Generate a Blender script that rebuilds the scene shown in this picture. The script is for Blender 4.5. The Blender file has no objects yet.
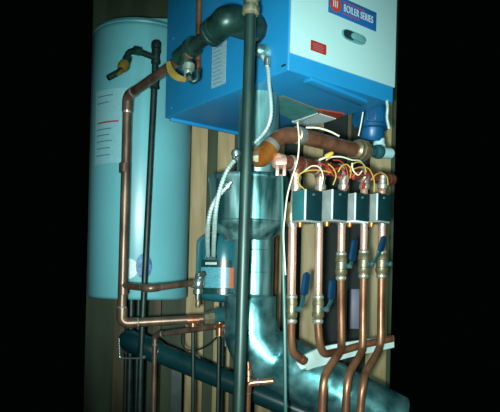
import bpy, bmesh, math, random
from mathutils import Vector, Matrix
random.seed(7)
SC = bpy.context.scene
COL = SC.collection
V = Vector
# ------------------------------------------------------------------ camera
F = 600.0; HX = 250.0; HY = 280.0; K = 1.25; ROLL = 0.024; CAMZ = 1.10
RIGHT = V((math.cos(ROLL), 0, math.sin(ROLL))); UP = V((-math.sin(ROLL), 0, math.cos(ROLL))); FWD = V((0, 1, 0))
CAM = V((0, 0, CAMZ))
# the world leans clockwise in the picture: world up = (+sin, cos) in camera axes
RIGHT = V((math.cos(ROLL), 0, math.sin(ROLL))); UP = V((-math.sin(ROLL), 0, math.cos(ROLL)))
cd = bpy.data.cameras.new('camera'); cam = bpy.data.objects.new('camera', cd); COL.objects.link(cam)
cd.sensor_fit = 'HORIZONTAL'; cd.sensor_width = 36.0; cd.lens = F / 500 * 36; cd.shift_y = (HY - 206) / 500
cd.clip_start = 0.02
m = Matrix.Identity(4)
for i in range(3):
    m[i][0] = RIGHT[i]; m[i][1] = UP[i]; m[i][2] = -FWD[i]; m[i][3] = CAM[i]
cam.matrix_world = m
SC.camera = cam

def P(x, y, d):
    d *= K
    return CAM + RIGHT * ((x - HX) / F * d) + UP * (-(y - HY) / F * d) + FWD * d
def PR(px, d): return px * d * K / F
def on_plane(x, y, p0, n):
    r = P(x, y, 1.0) - CAM
    return CAM + r * ((p0 - CAM).dot(n) / r.dot(n))

# ------------------------------------------------------------------ materials
def lin(h):
    h = h.lstrip('#'); o = []
    for i in (0, 2, 4):
        c = int(h[i:i+2], 16) / 255
        o.append(c / 12.92 if c <= .04045 else ((c + .055) / 1.055) ** 2.4)
    return o
def mat(name, hx, metal=0.0, rough=0.5, var=0.25, scale=18.0, stretch=(1, 1, 1), bump=0.0, hx2=None, spec=0.5, coat=0.0, rvar=0.0):
    m = bpy.data.materials.new(name); m.use_nodes = True
    nt = m.node_tree; b = nt.nodes['Principled BSDF']
    c = lin(hx); c2 = lin(hx2) if hx2 else [v * (1 - var) for v in c]
    tc = nt.nodes.new('ShaderNodeTexCoord'); mp = nt.nodes.new('ShaderNodeMapping'); mp.inputs['Scale'].default_value = stretch
    nz = nt.nodes.new('ShaderNodeTexNoise'); nz.inputs['Scale'].default_value = scale; nz.inputs['Detail'].default_value = 5
    nt.links.new(tc.outputs['Object'], mp.inputs['Vector']); nt.links.new(mp.outputs['Vector'], nz.inputs['Vector'])
    cr = nt.nodes.new('ShaderNodeValToRGB')
    cr.color_ramp.elements[0].position = .36; cr.color_ramp.elements[1].position = .64
    cr.color_ramp.elements[0].color = (*c2, 1); cr.color_ramp.elements[1].color = (*c, 1)
    nt.links.new(nz.outputs['Fac'], cr.inputs['Fac']); nt.links.new(cr.outputs['Color'], b.inputs['Base Color'])
    b.inputs['Metallic'].default_value = metal; b.inputs['Roughness'].default_value = rough
    b.inputs['Specular IOR Level'].default_value = spec; b.inputs['Coat Weight'].default_value = coat
    if rvar:
        mr = nt.nodes.new('ShaderNodeMapRange'); mr.inputs['From Min'].default_value = .3; mr.inputs['From Max'].default_value = .7
        mr.inputs['To Min'].default_value = max(.05, rough - rvar); mr.inputs['To Max'].default_value = rough + rvar
        nt.links.new(nz.outputs['Fac'], mr.inputs['Value']); nt.links.new(mr.outputs['Result'], b.inputs['Roughness'])
    if bump:
        bp = nt.nodes.new('ShaderNodeBump'); bp.inputs['Strength'].default_value = bump; bp.inputs['Distance'].default_value = .004
        nt.links.new(nz.outputs['Fac'], bp.inputs['Height']); nt.links.new(bp.outputs['Normal'], b.inputs['Normal'])
    return m
M = dict(
    blue=mat('blue_enamel', '#1a80b4', 0, .42, .08, 6),
    white=mat('white_enamel', '#9fc8c7', 0, .38, .04, 4),
    tank=mat('tank_enamel', '#68b3ba', 0, .33, .05, 5),
    tankrim=mat('tank_rim', '#5aa6ac', 0, .45, .1, 9),
    galv=mat('galvanised_steel', '#8cc0be', .78, .36, .5, 26, (1, 1, .12), .25, rvar=.14, hx2='#2f6a6c'),  # dark upright streaks stand in for reflections, put into the colour
    duct=mat('duct_steel', '#76b2b4', .82, .34, .55, 16, (1, 1, 1), .35, rvar=.12, hx2='#3f7c80'),
    iron=mat('black_iron', '#22463f', .45, .38, .4, 25, bump=.1),
    ironr=mat('weathered_iron_pipe', '#223f39', .4, .42, .4, 30, (1, 1, .3), bump=.1),
    darkiron=mat('dark_iron', '#1d3430', .4, .45, .4, 25),
    rust=mat('mottled_coupling', '#8c8a6c', .25, .55, .5, 60, bump=.3, hx2='#3f5046'),
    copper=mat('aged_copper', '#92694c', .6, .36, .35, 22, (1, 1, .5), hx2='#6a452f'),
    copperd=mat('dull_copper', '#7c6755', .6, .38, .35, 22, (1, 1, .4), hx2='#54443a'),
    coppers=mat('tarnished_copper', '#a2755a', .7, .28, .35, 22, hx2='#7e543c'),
    copperp=mat('flash_pink_copper', '#d3ab98', .55, .30, .2, 22, (1, 1, .4), hx2='#b68c74'),  # pinker upper lengths: flash light put into the colour, plus a newer patina
    copperb=mat('golden_bronze', '#c07a35', .7, .32, .35, 30),
    copperr=mat('red_copper', '#8c5440', .6, .4, .4, 40, hx2='#643226'),
    vgrey=mat('dull_valve_metal', '#7d8f84', .4, .45, .3, 50), gapshade=mat('stud_gap_shade', '#10201d', 0, .8, .3, 8),
    solder=mat('solder', '#b9bcae', .7, .35, .3, 60),
    brass=mat('brass', '#7f795e', .6, .4, .35, 50, bump=.1),
    steel=mat('bright_steel', '#a8bcb8', .85, .25, .3, 40),
    chrome=mat('chrome_spring', '#a9c8c2', .3, .4, .2, 40),
    boxt=mat('valve_box_teal', '#2d7276', .2, .4, .2, 20), boxl=mat('valve_box_steel', '#8d9c98', .2, .4, .3, 20),
    boxd=mat('valve_box_cover', '#082c30', .1, .4, .2, 20),
    edge=mat('bright_box_edge', '#dff0ee', .3, .3, .05, 20),
    grip=mat('blue_vinyl_grip', '#07304e', 0, .45, .2, 30, spec=.3),
    lever=mat('lever_steel', '#2a6066', .4, .4, .2, 30),
    pump=mat('blue_casting', '#0f5885', .1, .38, .3, 25, bump=.1),
    exp=mat('teal_tank_paint', '#236c76', .1, .2, .2, 8, coat=.6),
    labd=mat('dark_label_band', '#16403c', 0, .25, .1, 10, coat=.6),
    labl=mat('pale_blue_label', '#62a8b4', 0, .25, .3, 90, (1, 1, 3), hx2='#3f8e9c', coat=.6),
    orange=mat('orange_label', '#b85c34', 0, .5, .1, 20),
    red=mat('red_sticker', '#a82a1e', 0, .45, .1, 30),
    redd=mat('dull_red_tape', '#a23c26', 0, .5, .2, 30),
    paper=mat('white_paper', '#cfe8e6', 0, .5, .15, 120, (1, 1, 3)),
    paperg=mat('printed_paper', '#8fb4bc', 0, .55, .2, 160, (1, 1, 2.5), hx2='#6d97a4'),
    ink=mat('ink', '#467f92', 0, .5, .1), inkr=mat('red_ink', '#a2365a', 0, .5, .1),
    plate=mat('plate_blue', '#1f5f9e', 0, .35, .1, 10), platet=mat('plate_lettering', '#b9c9c6', 0, .4, .05),
    platered=mat('plate_red', '#b3402c', 0, .4, .15, 40),
    dark=mat('shadow_grey_plastic', '#15333b', 0, .4, .1),
    handle=mat('grey_plastic', '#5d9396', 0, .35, .1),
    yellow=mat('yellow_lever', '#776729', .1, .4, .25, 40),
    abs=mat('black_drain_plastic', '#0b3235', 0, .28, .35, 12, bump=.05),
    white_pvc=mat('white_rail', '#b9d8d2', 0, .4, .1, 12),
    pink=mat('pinkish_copper_strap', '#a27d72', .4, .4, .2, 50),
    wirew=mat('white_wire', '#d3d3b4', 0, .45, .1), wirey=mat('yellow_wire', '#b3943c', 0, .45, .1),
    wirer=mat('red_wire', '#93301f', 0, .45, .1), wireg=mat('green_wire', '#2c5a54', 0, .4, .1), wireb=mat('black_wire', '#14201f', 0, .45, .1),
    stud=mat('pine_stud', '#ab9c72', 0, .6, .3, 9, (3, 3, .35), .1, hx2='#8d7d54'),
    studd=mat('shaded_stud', '#565238', 0, .65, .3, 9, (3, 3, .35), .1, hx2='#423e2a'),  # pine stud darkened in colour where the flash falls short
    wall=mat('dark_panelling', '#37472f', 0, .7, .35, 7, (2, 2, .4), hx2='#293825'), labelp=mat('tank_label_paper', '#86c2c9', 0, .4, .08, 60),
    ceil=mat('ceiling_board', '#3a4c42', 0, .8, .2, 6),
    concrete=mat('concrete', '#6e746c', 0, .8, .3, 5),
    greybox=mat('grey_purple_paint', '#6a6c80', 0, .5, .1, 8),
    tray=mat('green_tray', '#4f9c98', 0, .45, .3, 25), brown=mat('brown_edge', '#7d6a52', .3, .5, .2),
    decal=mat('blue_foil', '#0a3a70', 0, .5, .8, 75, hx2='#2f86b4'), decalw=mat('white_foil', '#c6ecec', 0, .4, .2, 50),
)

# ------------------------------------------------------------------ objects
ROOT = {}
def tag(o, label, cat, group=None):
    o['label'] = label; o['category'] = cat
    if group: o['group'] = group
    return o
def thing(name, loc, label, cat, group=None):
    o = bpy.data.objects.new(name, None); COL.objects.link(o); o.location = loc; o.empty_display_size = .05
    ROOT[o] = V(loc); return tag(o, label, cat, group)
def build(name, bm, material, parent=None, label=None, sharp=40):
    """link bm (world coordinates) as one mesh object"""
    base = ROOT[parent] if parent is not None else V((0, 0, 0))
    if parent is None:
        cs = [v.co for v in bm.verts]
        base = V(((min(c.x for c in cs) + max(c.x for c in cs)) / 2, (min(c.y for c in cs) + max(c.y for c in cs)) / 2, min(c.z for c in cs)))
    bmesh.ops.translate(bm, verts=bm.verts, vec=-base)
    bmesh.ops.recalc_face_normals(bm, faces=bm.faces)
    me = bpy.data.meshes.new(name); bm.to_mesh(me); bm.free()
    for p in me.polygons: p.use_smooth = True
    me.set_sharp_from_angle(angle=math.radians(sharp))
    me.materials.append(M[material])
    o = bpy.data.objects.new(name, me); COL.objects.link(o)
    if parent is not None: o.parent = parent
    else: o.location = base
    ROOT[o] = base
    if label: o['label'] = label
    return o
def struct(name, bm, material):
    o = build(name, bm, material); o['kind'] = 'structure'; return o
def BM(): return bmesh.new()

def fillet(pts, rad, n=7):
    pts = [V(p) for p in pts]; out = [pts[0]]
    for i in range(1, len(pts) - 1):
        a, b, c = pts[i-1], pts[i], pts[i+1]
        r = rad[i-1] if isinstance(rad, (list, tuple)) else rad
        r = min(r, (a-b).length * .48, (c-b).length * .48)
        p, q = b + (a-b).normalized() * r, b + (c-b).normalized() * r
        for k in range(n + 1):
            t = k / n
            out.append(p * (1-t)**2 + b * (2*t*(1-t)) + q * t*t)
    out.append(pts[-1]); return out
def smooth_path(pts, n=8):
    pts = [V(p) for p in pts]; q = [pts[0]*2 - pts[1]] + pts + [pts[-1]*2 - pts[-2]]; out = []
    for i in range(1, len(q) - 2):
        a, b, c, d = q[i-1:i+3]
        for k in range(n):
            t = k / n
            out.append(.5 * ((2*b) + (c-a)*t + (2*a-5*b+4*c-d)*t*t + (3*b-a-3*c+d)*t**3))
    out.append(pts[-1]); return out
def resample(pts, step):
    out = [pts[0]]; acc = 0
    for a, b in zip(pts, pts[1:]):
        L = (b-a).length; t = step - acc
        while t <= L:
            out.append(a.lerp(b, t / L)); t += step
        acc = (acc + L) % step
    return out
def ring(bm, c, t, u, r, seg):
    w = t.cross(u).normalized()
    return [bm.verts.new(c + u * (r * math.cos(2*math.pi*k/seg)) + w * (r * math.sin(2*math.pi*k/seg))) for k in range(seg)]
def tube(bm, pts, r, seg=14, cap=True):
    pts = [V(p) for p in pts]
    P2 = [pts[0]]
    for p in pts[1:]:
        if (p - P2[-1]).length > 1e-6: P2.append(p)
    pts = P2; n = len(pts); u = None; prev = None
    for i in range(n):
        t = (pts[min(i+1, n-1)] - pts[max(i-1, 0)]).normalized()
        if u is None:
            u = t.orthogonal().normalized()
        u = (u - t * u.dot(t)).normalized()
        rr = r[i] if isinstance(r, (list, tuple)) else r
        cur = ring(bm, pts[i], t, u, rr, seg)
        if prev:
            for k in range(seg): bm.faces.new((prev[k], prev[(k+1) % seg], cur[(k+1) % seg], cur[k]))
        elif cap: bm.faces.new(cur[::-1])
        prev = cur
    if cap: bm.faces.new(prev)
    return bm
def lathe(bm, a, b, prof, seg=24):
    """prof: (t, r), t = 0..1 between a and b"""
    a, b = V(a), V(b); t = (b-a).normalized(); u = t.orthogonal().normalized(); prev = None
    for (s, r) in prof:
        cur = ring(bm, a.lerp(b, s), t, u, max(r, 1e-4), seg)
        if prev:
            for k in range(seg): bm.faces.new((prev[k], prev[(k+1) % seg], cur[(k+1) % seg], cur[k]))
        else: bm.faces.new(cur[::-1])
        prev = cur
    bm.faces.new(prev); return bm
def box(bm, o, ax, ay, az, bev=0.0, seg=2):
    o, ax, ay, az = V(o), V(ax), V(ay), V(az); vs = []
    for k in (0, 1):
        for (i, j) in ((0, 0), (1, 0), (1, 1), (0, 1)): vs.append(bm.verts.new(o + ax*i + ay*j + az*k))
    fs = [bm.faces.new([vs[i] for i in f]) for f in ((3, 2, 1, 0), (4, 5, 6, 7), (0, 1, 5, 4), (1, 2, 6, 5), (2, 3, 7, 6), (3, 0, 4, 7))]
    if bev: bmesh.ops.bevel(bm, geom=list({e for f in fs for e in f.edges}), offset=bev, segments=seg, profile=.5, affect='EDGES')
    return bm
def prism(bm, poly, vec, bev=0.0):
    a = [bm.verts.new(V(p)) for p in poly]; b = [bm.verts.new(V(p) + V(vec)) for p in poly]; n = len(a)
    fs = [bm.faces.new(a[::-1]), bm.faces.new(b)] + [bm.faces.new((a[i], a[(i+1) % n], b[(i+1) % n], b[i])) for i in range(n)]
    if bev: bmesh.ops.bevel(bm, geom=list({e for f in fs for e in f.edges}), offset=bev, segments=2, profile=.5, affect='EDGES')
    return bm
def round_poly(cs, rad, n=5):
    out = []; N = len(cs)
    for i in range(N):
        a, b, c = V(cs[i-1]), V(cs[i]), V(cs[(i+1) % N])
        p, q = b + (a-b).normalized()*rad, b + (c-b).normalized()*rad
        for k in range(n+1):
            t = k/n; out.append(p*(1-t)**2 + b*(2*t*(1-t)) + q*t*t)
    return out
Z = V((0, 0, 1))
def down(p, z): return V((p.x, p.y, z))

def copper_run(t, pts, r, bend=None, material='copper', fit=None, skip=()):
    """pipe through pts, with sweated elbows (fatter) at its bends"""
    bend = bend or r * 3.0
    build('pipe', tube(BM(), fillet(pts, bend), r), material, t)
    for i in range(1, len(pts) - 1):
        if i in skip: continue
        a, b, c = V(pts[i-1]), V(pts[i]), V(pts[i+1])
        da, dc = (a-b).normalized(), (c-b).normalized()
        ra = min(bend, (a-b).length*.48, (c-b).length*.48)
        p = [b + da*(ra + r*.9), b + dc*(ra + r*.9)]
        e = build('elbow', tube(BM(), fillet([p[0], b, p[1]], ra), r*1.16), fit or material, t)
        for q, d in ((p[0], da), (p[1], dc)):
            build('solder_ring', lathe(BM(), q - d*r*.15, q + d*r*.3, ((0, r*1.17), (.6, r*1.12), (1, r*1.02)), 14), 'solder', e)
def corrugated(bm, pts, r, pitch=.0045, depth=.82, seg=10):
    q = resample(smooth_path(pts, 10), pitch / 2)
    return tube(bm, q, [r if i % 2 else r*depth for i in range(len(q))], seg)
def wire(name, pts, r, m, label, cat='wire', group=None):
    o = build(name, tube(BM(), smooth_path([P(*p) for p in pts], 7), r, 7), m); return tag(o, label, cat, group)

# ------------------------------------------------------------------ the setting
WY = 2.5 * K
struct('wall_back', box(BM(), (-.85, WY, 0), (1.59, 0, 0), (0, .03, 0), (0, 0, 2.95)), 'wall')
struct('floor', box(BM(), (-.92, -.4, -.05), (1.70, 0, 0), (0, WY + .43, 0), (0, 0, .05)), 'concrete')
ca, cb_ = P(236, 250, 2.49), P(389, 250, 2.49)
struct('trim_9', box(BM(), (ca.x, ca.y, 0), (cb_.x - ca.x, 0, 0), (0, WY - ca.y, 0), (0, 0, 2.95)), 'gapshade')  # flat dark sheet; shade between the studs put into its colour
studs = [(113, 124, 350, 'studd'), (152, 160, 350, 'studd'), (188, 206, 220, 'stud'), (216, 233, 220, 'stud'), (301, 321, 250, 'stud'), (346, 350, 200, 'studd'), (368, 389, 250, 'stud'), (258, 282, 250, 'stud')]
for n, (x0, x1, y, mm) in enumerate(studs):
    a, b = P(x0, y, 2.47), P(x1, y, 2.47)
    struct('trim_%d' % (n + 1), box(BM(), (a.x, a.y, .0), (b.x - a.x, 0, 0), (0, WY - a.y, 0), (0, 0, 2.0 if x0 < 170 else 2.95), .003), mm)

# ------------------------------------------------------------------ boiler
P0 = P(288, 70, 1.43); TH = math.radians(38)
A = V((math.cos(TH), math.sin(TH), 0)); B = V((-math.sin(TH), math.cos(TH), 0))
W, D, HT = .392 * K, .585 * K, .92
HB = P0.z
blr = thing('wall_boiler', P0 + A*W/2 + B*D/2, 'large blue metal boiler with a white front panel hung above the copper piping', 'boiler')
bm = BM(); box(bm, P0, A*W, B*D, Z*HT, .006, 3)
jac = build('jacket', bm, 'blue', blr)
FN = -B; LN = -A            # outward normals of front and left face
ND = .008
fp0 = P0 + FN*ND
bm = BM(); box(bm, P0 + Z*.051 + A*.002 + FN*ND, A*(W-.004), B*ND, Z*(HT-.06), .003)
front = build('front_panel', bm, 'white', blr, 'white enamelled front panel')
def FP(x, y, off=0): return on_plane(x, y, P0 + FN*(ND+off), FN)
def LP(x, y, off=0): return on_plane(x, y, P0 + LN*off, LN)
def UP_(x, y, off=0): return on_plane(x, y, P0 - Z*off, Z)
# name plate
bl, br, tr = FP(328, 12), FP(375.5, 35), FP(375.5, 16)
ph = (tr - br).length; px = A*((br-bl).dot(A))
bl = bl; pl0 = V((bl.x, bl.y, bl.z))
dz = (br.z - bl.z)
px = br - bl
px = A * px.dot(A)
plate = build('name_plate', box(BM(), pl0, px, FN*.003, Z*ph, .001), 'plate', front, 'blue name plate with a red emblem and white lettering')
pw = px.length
def text(name, s, origin, w_, h_, mm, parent):
    cu = bpy.data.curves.new('t', 'FONT'); cu.body = s; cu.size = 1; cu.extrude = .02
    ob = bpy.data.objects.new('t', cu); COL.objects.link(ob)
    bpy.context.view_layer.update()
    me = bpy.data.meshes.new_from_object(ob.evaluated_get(bpy.context.evaluated_depsgraph_get()))
    bpy.data.objects.remove(ob)
    b2 = BM(); b2.from_mesh(me); xs = [v.co.x for v in b2.verts]; ys = [v.co.y for v in b2.verts]
    x0, x1, y0, y1 = min(xs), max(xs), min(ys), max(ys)
    for v in b2.verts:
        v.co = origin + A*((v.co.x-x0)/(x1-x0)*w_) + Z*((v.co.y-y0)/(y1-y0)*h_) + FN*(.0005 + v.co.z*.03)
    return build(name, b2, mm, parent)
# emblem and lettering sit on the plate (sub-parts of the front panel)
c = pl0 + A*(pw*.13) + Z*(ph*.52) + FN*.003
build('emblem', lathe(BM(), c, c + FN*.0012, ((0, ph*.40), (1, ph*.40)), 24), 'platered', front, 'round red emblem')
bm = BM()
for k in (-1, 0, 1):
    box(bm, c + FN*.0012 + A*(ph*(.13*k - .05)) + Z*(ph*-.2), A*ph*.06 + Z*ph*.06, FN*.0006, Z*ph*.34)
build('emblem_mark', bm, 'platet', front)
text('lettering', 'BOILER SERIES', pl0 + A*(pw*.30) + Z*(ph*.34) + FN*.003, pw*.62, ph*.36, 'platet', front)
bm = BM(); box(bm, pl0 + A*(pw*.27) + Z*(ph*.20) + FN*.003, A*pw*.36, FN*.0006, Z*ph*.05)
box(bm, pl0 + A*(pw*.27) + Z*(ph*.78) + FN*.003, A*pw*.46, FN*.0006, Z*ph*.05)
build('plate_stripe', bm, 'platered', front)
# oval pull handle
c0, c1 = FP(343, 31.5), FP(363, 43)
hc = (c0 + c1) * .5; hl = (c1-c0).dot(A)
def oval(cen, a, b, n=28, tilt=0):
    return [cen + A*(a*math.copysign(abs(math.cos(t))**.7, math.cos(t))) + Z*(b*math.copysign(abs(math.sin(t))**.7, math.sin(t))) for t in [2*math.pi*k/n for k in range(n)]]
hd = build('pull_handle', prism(BM(), oval(hc, hl*.58, .017), FN*.005, .0015), 'handle', blr, 'oval grey recessed pull')
build('finger_recess', prism(BM(), oval(hc - A*hl*.22 + FN*.005, hl*.30, .014), FN*.0012), 'dark', hd)
build('finger_lip', prism(BM(), oval(hc + A*hl*.18 + FN*.005, hl*.36, .0115), FN*.007, .003), 'handle', hd)
# red sticker
s0, s1 = FP(310.5, 50), FP(326, 55); sh = (FP(310.5, 39.5) - s0).z
ww = (s1-s0).dot(A)
poly = round_poly([s0, s0 + A*ww, s0 + A*ww + Z*sh, s0 + Z*sh], .004)
st = build('warning_sticker', prism(BM(), poly, FN*.0012), 'red', blr, 'red warning sticker')
bm = BM()
for k in range(4): box(bm, s0 + A*ww*.15 + Z*sh*(.2 + .17*k) + FN*.0012, A*ww*(.7 - .1*(k % 2)), FN*.0003, Z*sh*.035)
build('sticker_print', bm, 'ink', st)
# data label on the left side
l0, l1 = LP(211.5, 89), LP(225.5, 82); lw = (l1-l0).dot(-B); lh = (LP(211.5, 34) - l0).z
dl = build('data_label', box(BM(), l0, -B*lw, LN*.001, Z*lh), 'paperg', blr, 'pale printed data label')
bm = BM()
for k in range(13): box(bm, l0 - B*lw*.1 + Z*lh*(.06 + .07*k) + LN*.001, -B*lw*random.uniform(.5, .8), LN*.0003, Z*lh*.014)
build('label_print', bm, 'ink', dl)
# screw slot near the corner, lip, screws
s = LP(284, 71.5); s = V((s.x, s.y, max(s.z, HB + .016))) 
build('knockout_slot', prism(BM(), round_poly([s + B*.012, s - B*.008, s - B*.008 + Z*.006, s + B*.012 + Z*.006], .002), LN*.001), 'dark', blr)
bm = BM(); box(bm, P0 - Z*.012 + A*.012 + B*(D-.03), A*(W-.024), B*.012, Z*.014, .002)
build('bottom_lip', bm, 'blue', blr)
# underside: rail, opening with tray, red tape, white card
q = [UP_(303, 79, .0), UP_(312, 76, .0), UP_(368, 99, .0), UP_(361, 103, .0)]
build('stiffening_rail', prism(BM(), q, -Z*.014, .004), 'blue', blr)
q = [UP_(272, 99.5), UP_(283, 95.5), UP_(322, 110.5), UP_(297, 122), UP_(280, 113)]
tr_ = build('burner_opening', prism(BM(), q, -Z*.003), 'tray', blr, 'greenish burner opening edged in brown')
bm = BM()
for a_, b_ in zip(q[:3], q[1:4]): tube(bm, [a_ - Z*.004, b_ - Z*.004], .0028, 6)
build('opening_edge', bm, 'brown', tr_)
q = [UP_(317, 108.5), UP_(345, 113.5), UP_(337, 118), UP_(318, 113)]
build('warning_tape', prism(BM(), q, -Z*.0035), 'redd', blr, 'dull red strip')
q = [UP_(292, 121), UP_(318, 112), UP_(336, 117.5), UP_(309, 126)]
build('instruction_card', prism(BM(), q, -Z*.006), 'paper', blr, 'white instruction card')
for g_, z_ in ((.93, .03), (.93, .3), (.9, .6)):
    c = P0 + B*D*g_ + Z*z_
    build('side_screw', lathe(BM(), c, c + LN*.003, ((0, .006), (.7, .006), (1, .003)), 12), 'blue', blr)
# bracket that ties the boiler back to the studs
cb = P0 + A*W*.5 + B*D*.78 + Z*.3
yb = P(250, 200, 2.47).y
bm = BM(); box(bm, V((cb.x - .12, cb.y, cb.z)), (.05, 0, 0), (0, yb - cb.y, 0), (0, 0, .3), .003); box(bm, V((cb.x + .10, cb.y, cb.z)), (.05, 0, 0), (0, yb - cb.y, 0), (0, 0, .3), .003)
build('hanging_bracket', bm, 'darkiron', blr)

# ------------------------------------------------------------------ storage tank
tc = P(138.5, 262, 2.2); TR = PR(49, 2.2)
tf = lambda y: P(138.5, y, 2.2 - .17).z
zt, zb = tf(22), tf(300)
tk = thing('storage_tank', down(tc, 0), 'tall pale turquoise water tank standing left of the boiler', 'water tank')
H_ = zt - zb
bm = BM(); lathe(bm, down(tc, zb), down(tc, zt), ((0, TR-.012), (.006, TR-.003), (.012, TR), (.985, TR), (.992, TR-.002), (1, TR-.012)), 72)
build('shell', bm, 'tank', tk)
bm = BM(); lathe(bm, down(tc, zt - .001), down(tc, zt + .02), ((0, TR-.004), (.3, TR-.001), (1, TR-.012)), 72)
build('top_ring', bm, 'tankrim', tk)
cc = P(160, 19, 2.08)
bm = BM(); box(bm, down(cc, zt + .012) + V((-.05, 0, 0)), (.11, 0, 0), (0, .12, 0), (0, 0, .035), .006)
build('access_cover', bm, 'tank', tk)
for (ax_, ay_) in ((.02, -1), (-.12, .8), (.04, .95)):
    c = down(tc, 0) + V((ax_*TR*.72, ay_*TR*.72, 0))
    bm = BM(); lathe(bm, c, down(c, zb + .01), ((0, .030), (.01, .030), (.011, .014), (1, .014)), 20)
    build('leg', bm, 'darkiron', tk)
def curved_patch(cx_, cy_, R_, a0, a1, z0, z1, off, th=.0012, n=16, shape=None):
    bm = BM(); cols = []
    for k in range(n+1):
        a = a0 + (a1-a0)*k/n; f = shape(k/n) if shape else (0, 1)
        za, zb_ = z0 + (z1-z0)*f[0], z0 + (z1-z0)*f[1]; rr = []
        for r in (R_+off, R_+off+th):
            for z in (za, zb_): rr.append(bm.verts.new((cx_ + r*math.cos(a), cy_ + r*math.sin(a), z)))
        cols.append(rr)
    for a, b in zip(cols, cols[1:]):
        for (i, j) in ((0, 1), (1, 3), (3, 2), (2, 0)): bm.faces.new((a[i], b[i], b[j], a[j]))
    bm.faces.new([cols[0][i] for i in (0, 1, 3, 2)]); bm.faces.new([cols[-1][i] for i in (0, 2, 3, 1)])
    return bm
def ang(px, cx, r): return math.acos(max(-1, min(1, (px-cx)/r)))
def tang(px): return -ang(px, 138.5, 49)          # front half of the tank
def zf(px, y): return P(px, y, 2.2 - .16*math.sin(ang(px, 138.5, 49))).z
tl = build('printed_label', curved_patch(tc.x, tc.y, TR, tang(101), tang(140), zf(125, 164), zf(125, 90), .0004), 'labelp', tk, 'pale printed label with a red line')
bm = curved_patch(tc.x, tc.y, TR, tang(104), tang(126), zf(112, 124.5), zf(112, 123), .0018, .0005); build('red_line', bm, 'inkr', tl)
for (xa, xb, ya, yb2, mm) in ((103, 120, 98, 97, 'ink'), (103, 116, 105, 104, 'ink'), (103, 119, 131, 130, 'ink'), (103, 117, 137, 136, 'ink'), (103, 120, 143, 142, 'ink'), (131, 137, 156, 154, 'ink'), (104, 118, 150, 149, 'ink'), (103, 118, 157, 156, 'ink'), (134, 137, 123, 121, 'inkr'), (131, 133.4, 162, 160, 'inkr'), (134.2, 137.5, 162, 160, 'inkr')):
    build('print_line', curved_patch(tc.x, tc.y, TR, tang(xa), tang(xb), zf((xa+xb)/2, ya), zf((xa+xb)/2, yb2), .0018, .0005, 6), mm, tl)
lens = lambda lo, hi: (lambda s: (.5 - lo*math.sqrt(max(0, 1-(2*s-1)**2)), .5 + hi*math.sqrt(max(0, 1-(2*s-1)**2))))
em = build('foil_emblem', curved_patch(tc.x, tc.y, TR, tang(145), tang(159.5), zf(152, 279), zf(152, 254), .0006, .001, 18, lens(.5, .5)), 'decal', tk, 'crumpled blue foil emblem')
build('foil_tail', curved_patch(tc.x, tc.y, TR, tang(131), tang(147), zf(138, 280), zf(138, 257), .0004, .001, 18, lens(.45, .42)), 'decalw', em)

# ------------------------------------------------------------------ copper line that comes off the iron elbow, drops left and returns
r1 = PR(4.6, 1.72)
pts = [P(190, 53, 1.43), P(127.5, 96, 1.75), P(121.5, 323.5, 1.75), P(211, 318.5, 1.80)]
cl = thing('copper_pipe', down(pts[2], 0), 'long copper pipe dropping in front of the turquoise tank and turning back right', 'pipe')
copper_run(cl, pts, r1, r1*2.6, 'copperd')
bm = BM(); d = (pts[3]-pts[2]).normalized(); c = pts[3]
lathe(bm, c - d*.03, c + d*.012, ((0, r1*1.1), (.1, r1*1.5), (.5, r1*1.5), (.52, r1*1.75), (1, r1*1.75)), 8)
build('union_nut', bm, 'brass', cl)
t0 = P(193, 320, 1.79)
bm = BM(); lathe(bm, t0 - d*.022, t0 + d*.022, ((0, r1*1.15), (1, r1*1.15)), 16); lathe(bm, t0, t0 - Z*.03, ((0, r1*.9), (1, r1*.9)), 14)
build('tee', bm, 'coppers', cl)
for (x_, y_, d_) in ((124.2, 168, 1.75), (123.0, 290, 1.75), (122.2, 313, 1.75)):
    c = P(x_, y_, d_); bm = BM(); lathe(bm, c - Z*.018, c + Z*.018, ((0, r1*1.02), (.05, r1*1.16), (.95, r1*1.16), (1, r1*1.02)), 16)
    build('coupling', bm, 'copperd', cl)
# continuation body into the expansion tank (teal casting)
a, b = P(212, 318, 1.81), P(233, 314.5, 1.84)
bm = BM(); lathe(bm, a, b, ((0, r1*1.6), (.1, r1*2.1), (.9, r1*2.1), (1, r1*1.6)), 16)
tag(build('pipe_fitting', bm, 'lever'), 'teal cast fitting at the right end of the long copper pipe', 'fitting')

# thin iron gas pipe in front of the tank
r2 = PR(3.0, 1.9)
top, bot = P(156, 44, 1.9), P(141, 352, 1.9)
bot = down(bot, 0)
gp = thing('iron_riser', bot, 'thin dark iron pipe rising in front of the turquoise tank to a capped tee', 'pipe')
build('pipe', tube(BM(), [bot, P(141, 352, 1.9), top], r2, 12), 'darkiron', gp)
c = P(155.8, 57, 1.9); bm = BM(); ax = (top-P(141, 352, 1.9)).normalized()
lathe(bm, c - ax*.03, c + ax*.03, ((0, r2*1.1), (.05, r2*1.5), (.25, r2*1.5), (.3, r2*1.25), (.7, r2*1.25), (.75, r2*1.5), (1, r2*1.5)), 14)
build('tee', bm, 'darkiron', gp)
bm = BM(); lathe(bm, top - ax*.02, top + ax*.012, ((0, r2*1.1), (.1, r2*1.6), (.75, r2*1.6), (1, r2*1.1)), 14); build('cap', bm, 'darkiron', gp)
c = P(154.6, 84, 1.9); bm = BM(); lathe(bm, c - ax*.022, c + ax*.022, ((0, r2*1.1), (.1, r2*1.6), (.5, r2*1.35), (.9, r2*1.6), (1, r2*1.1)), 14); build('union', bm, 'darkiron', gp)
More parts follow.
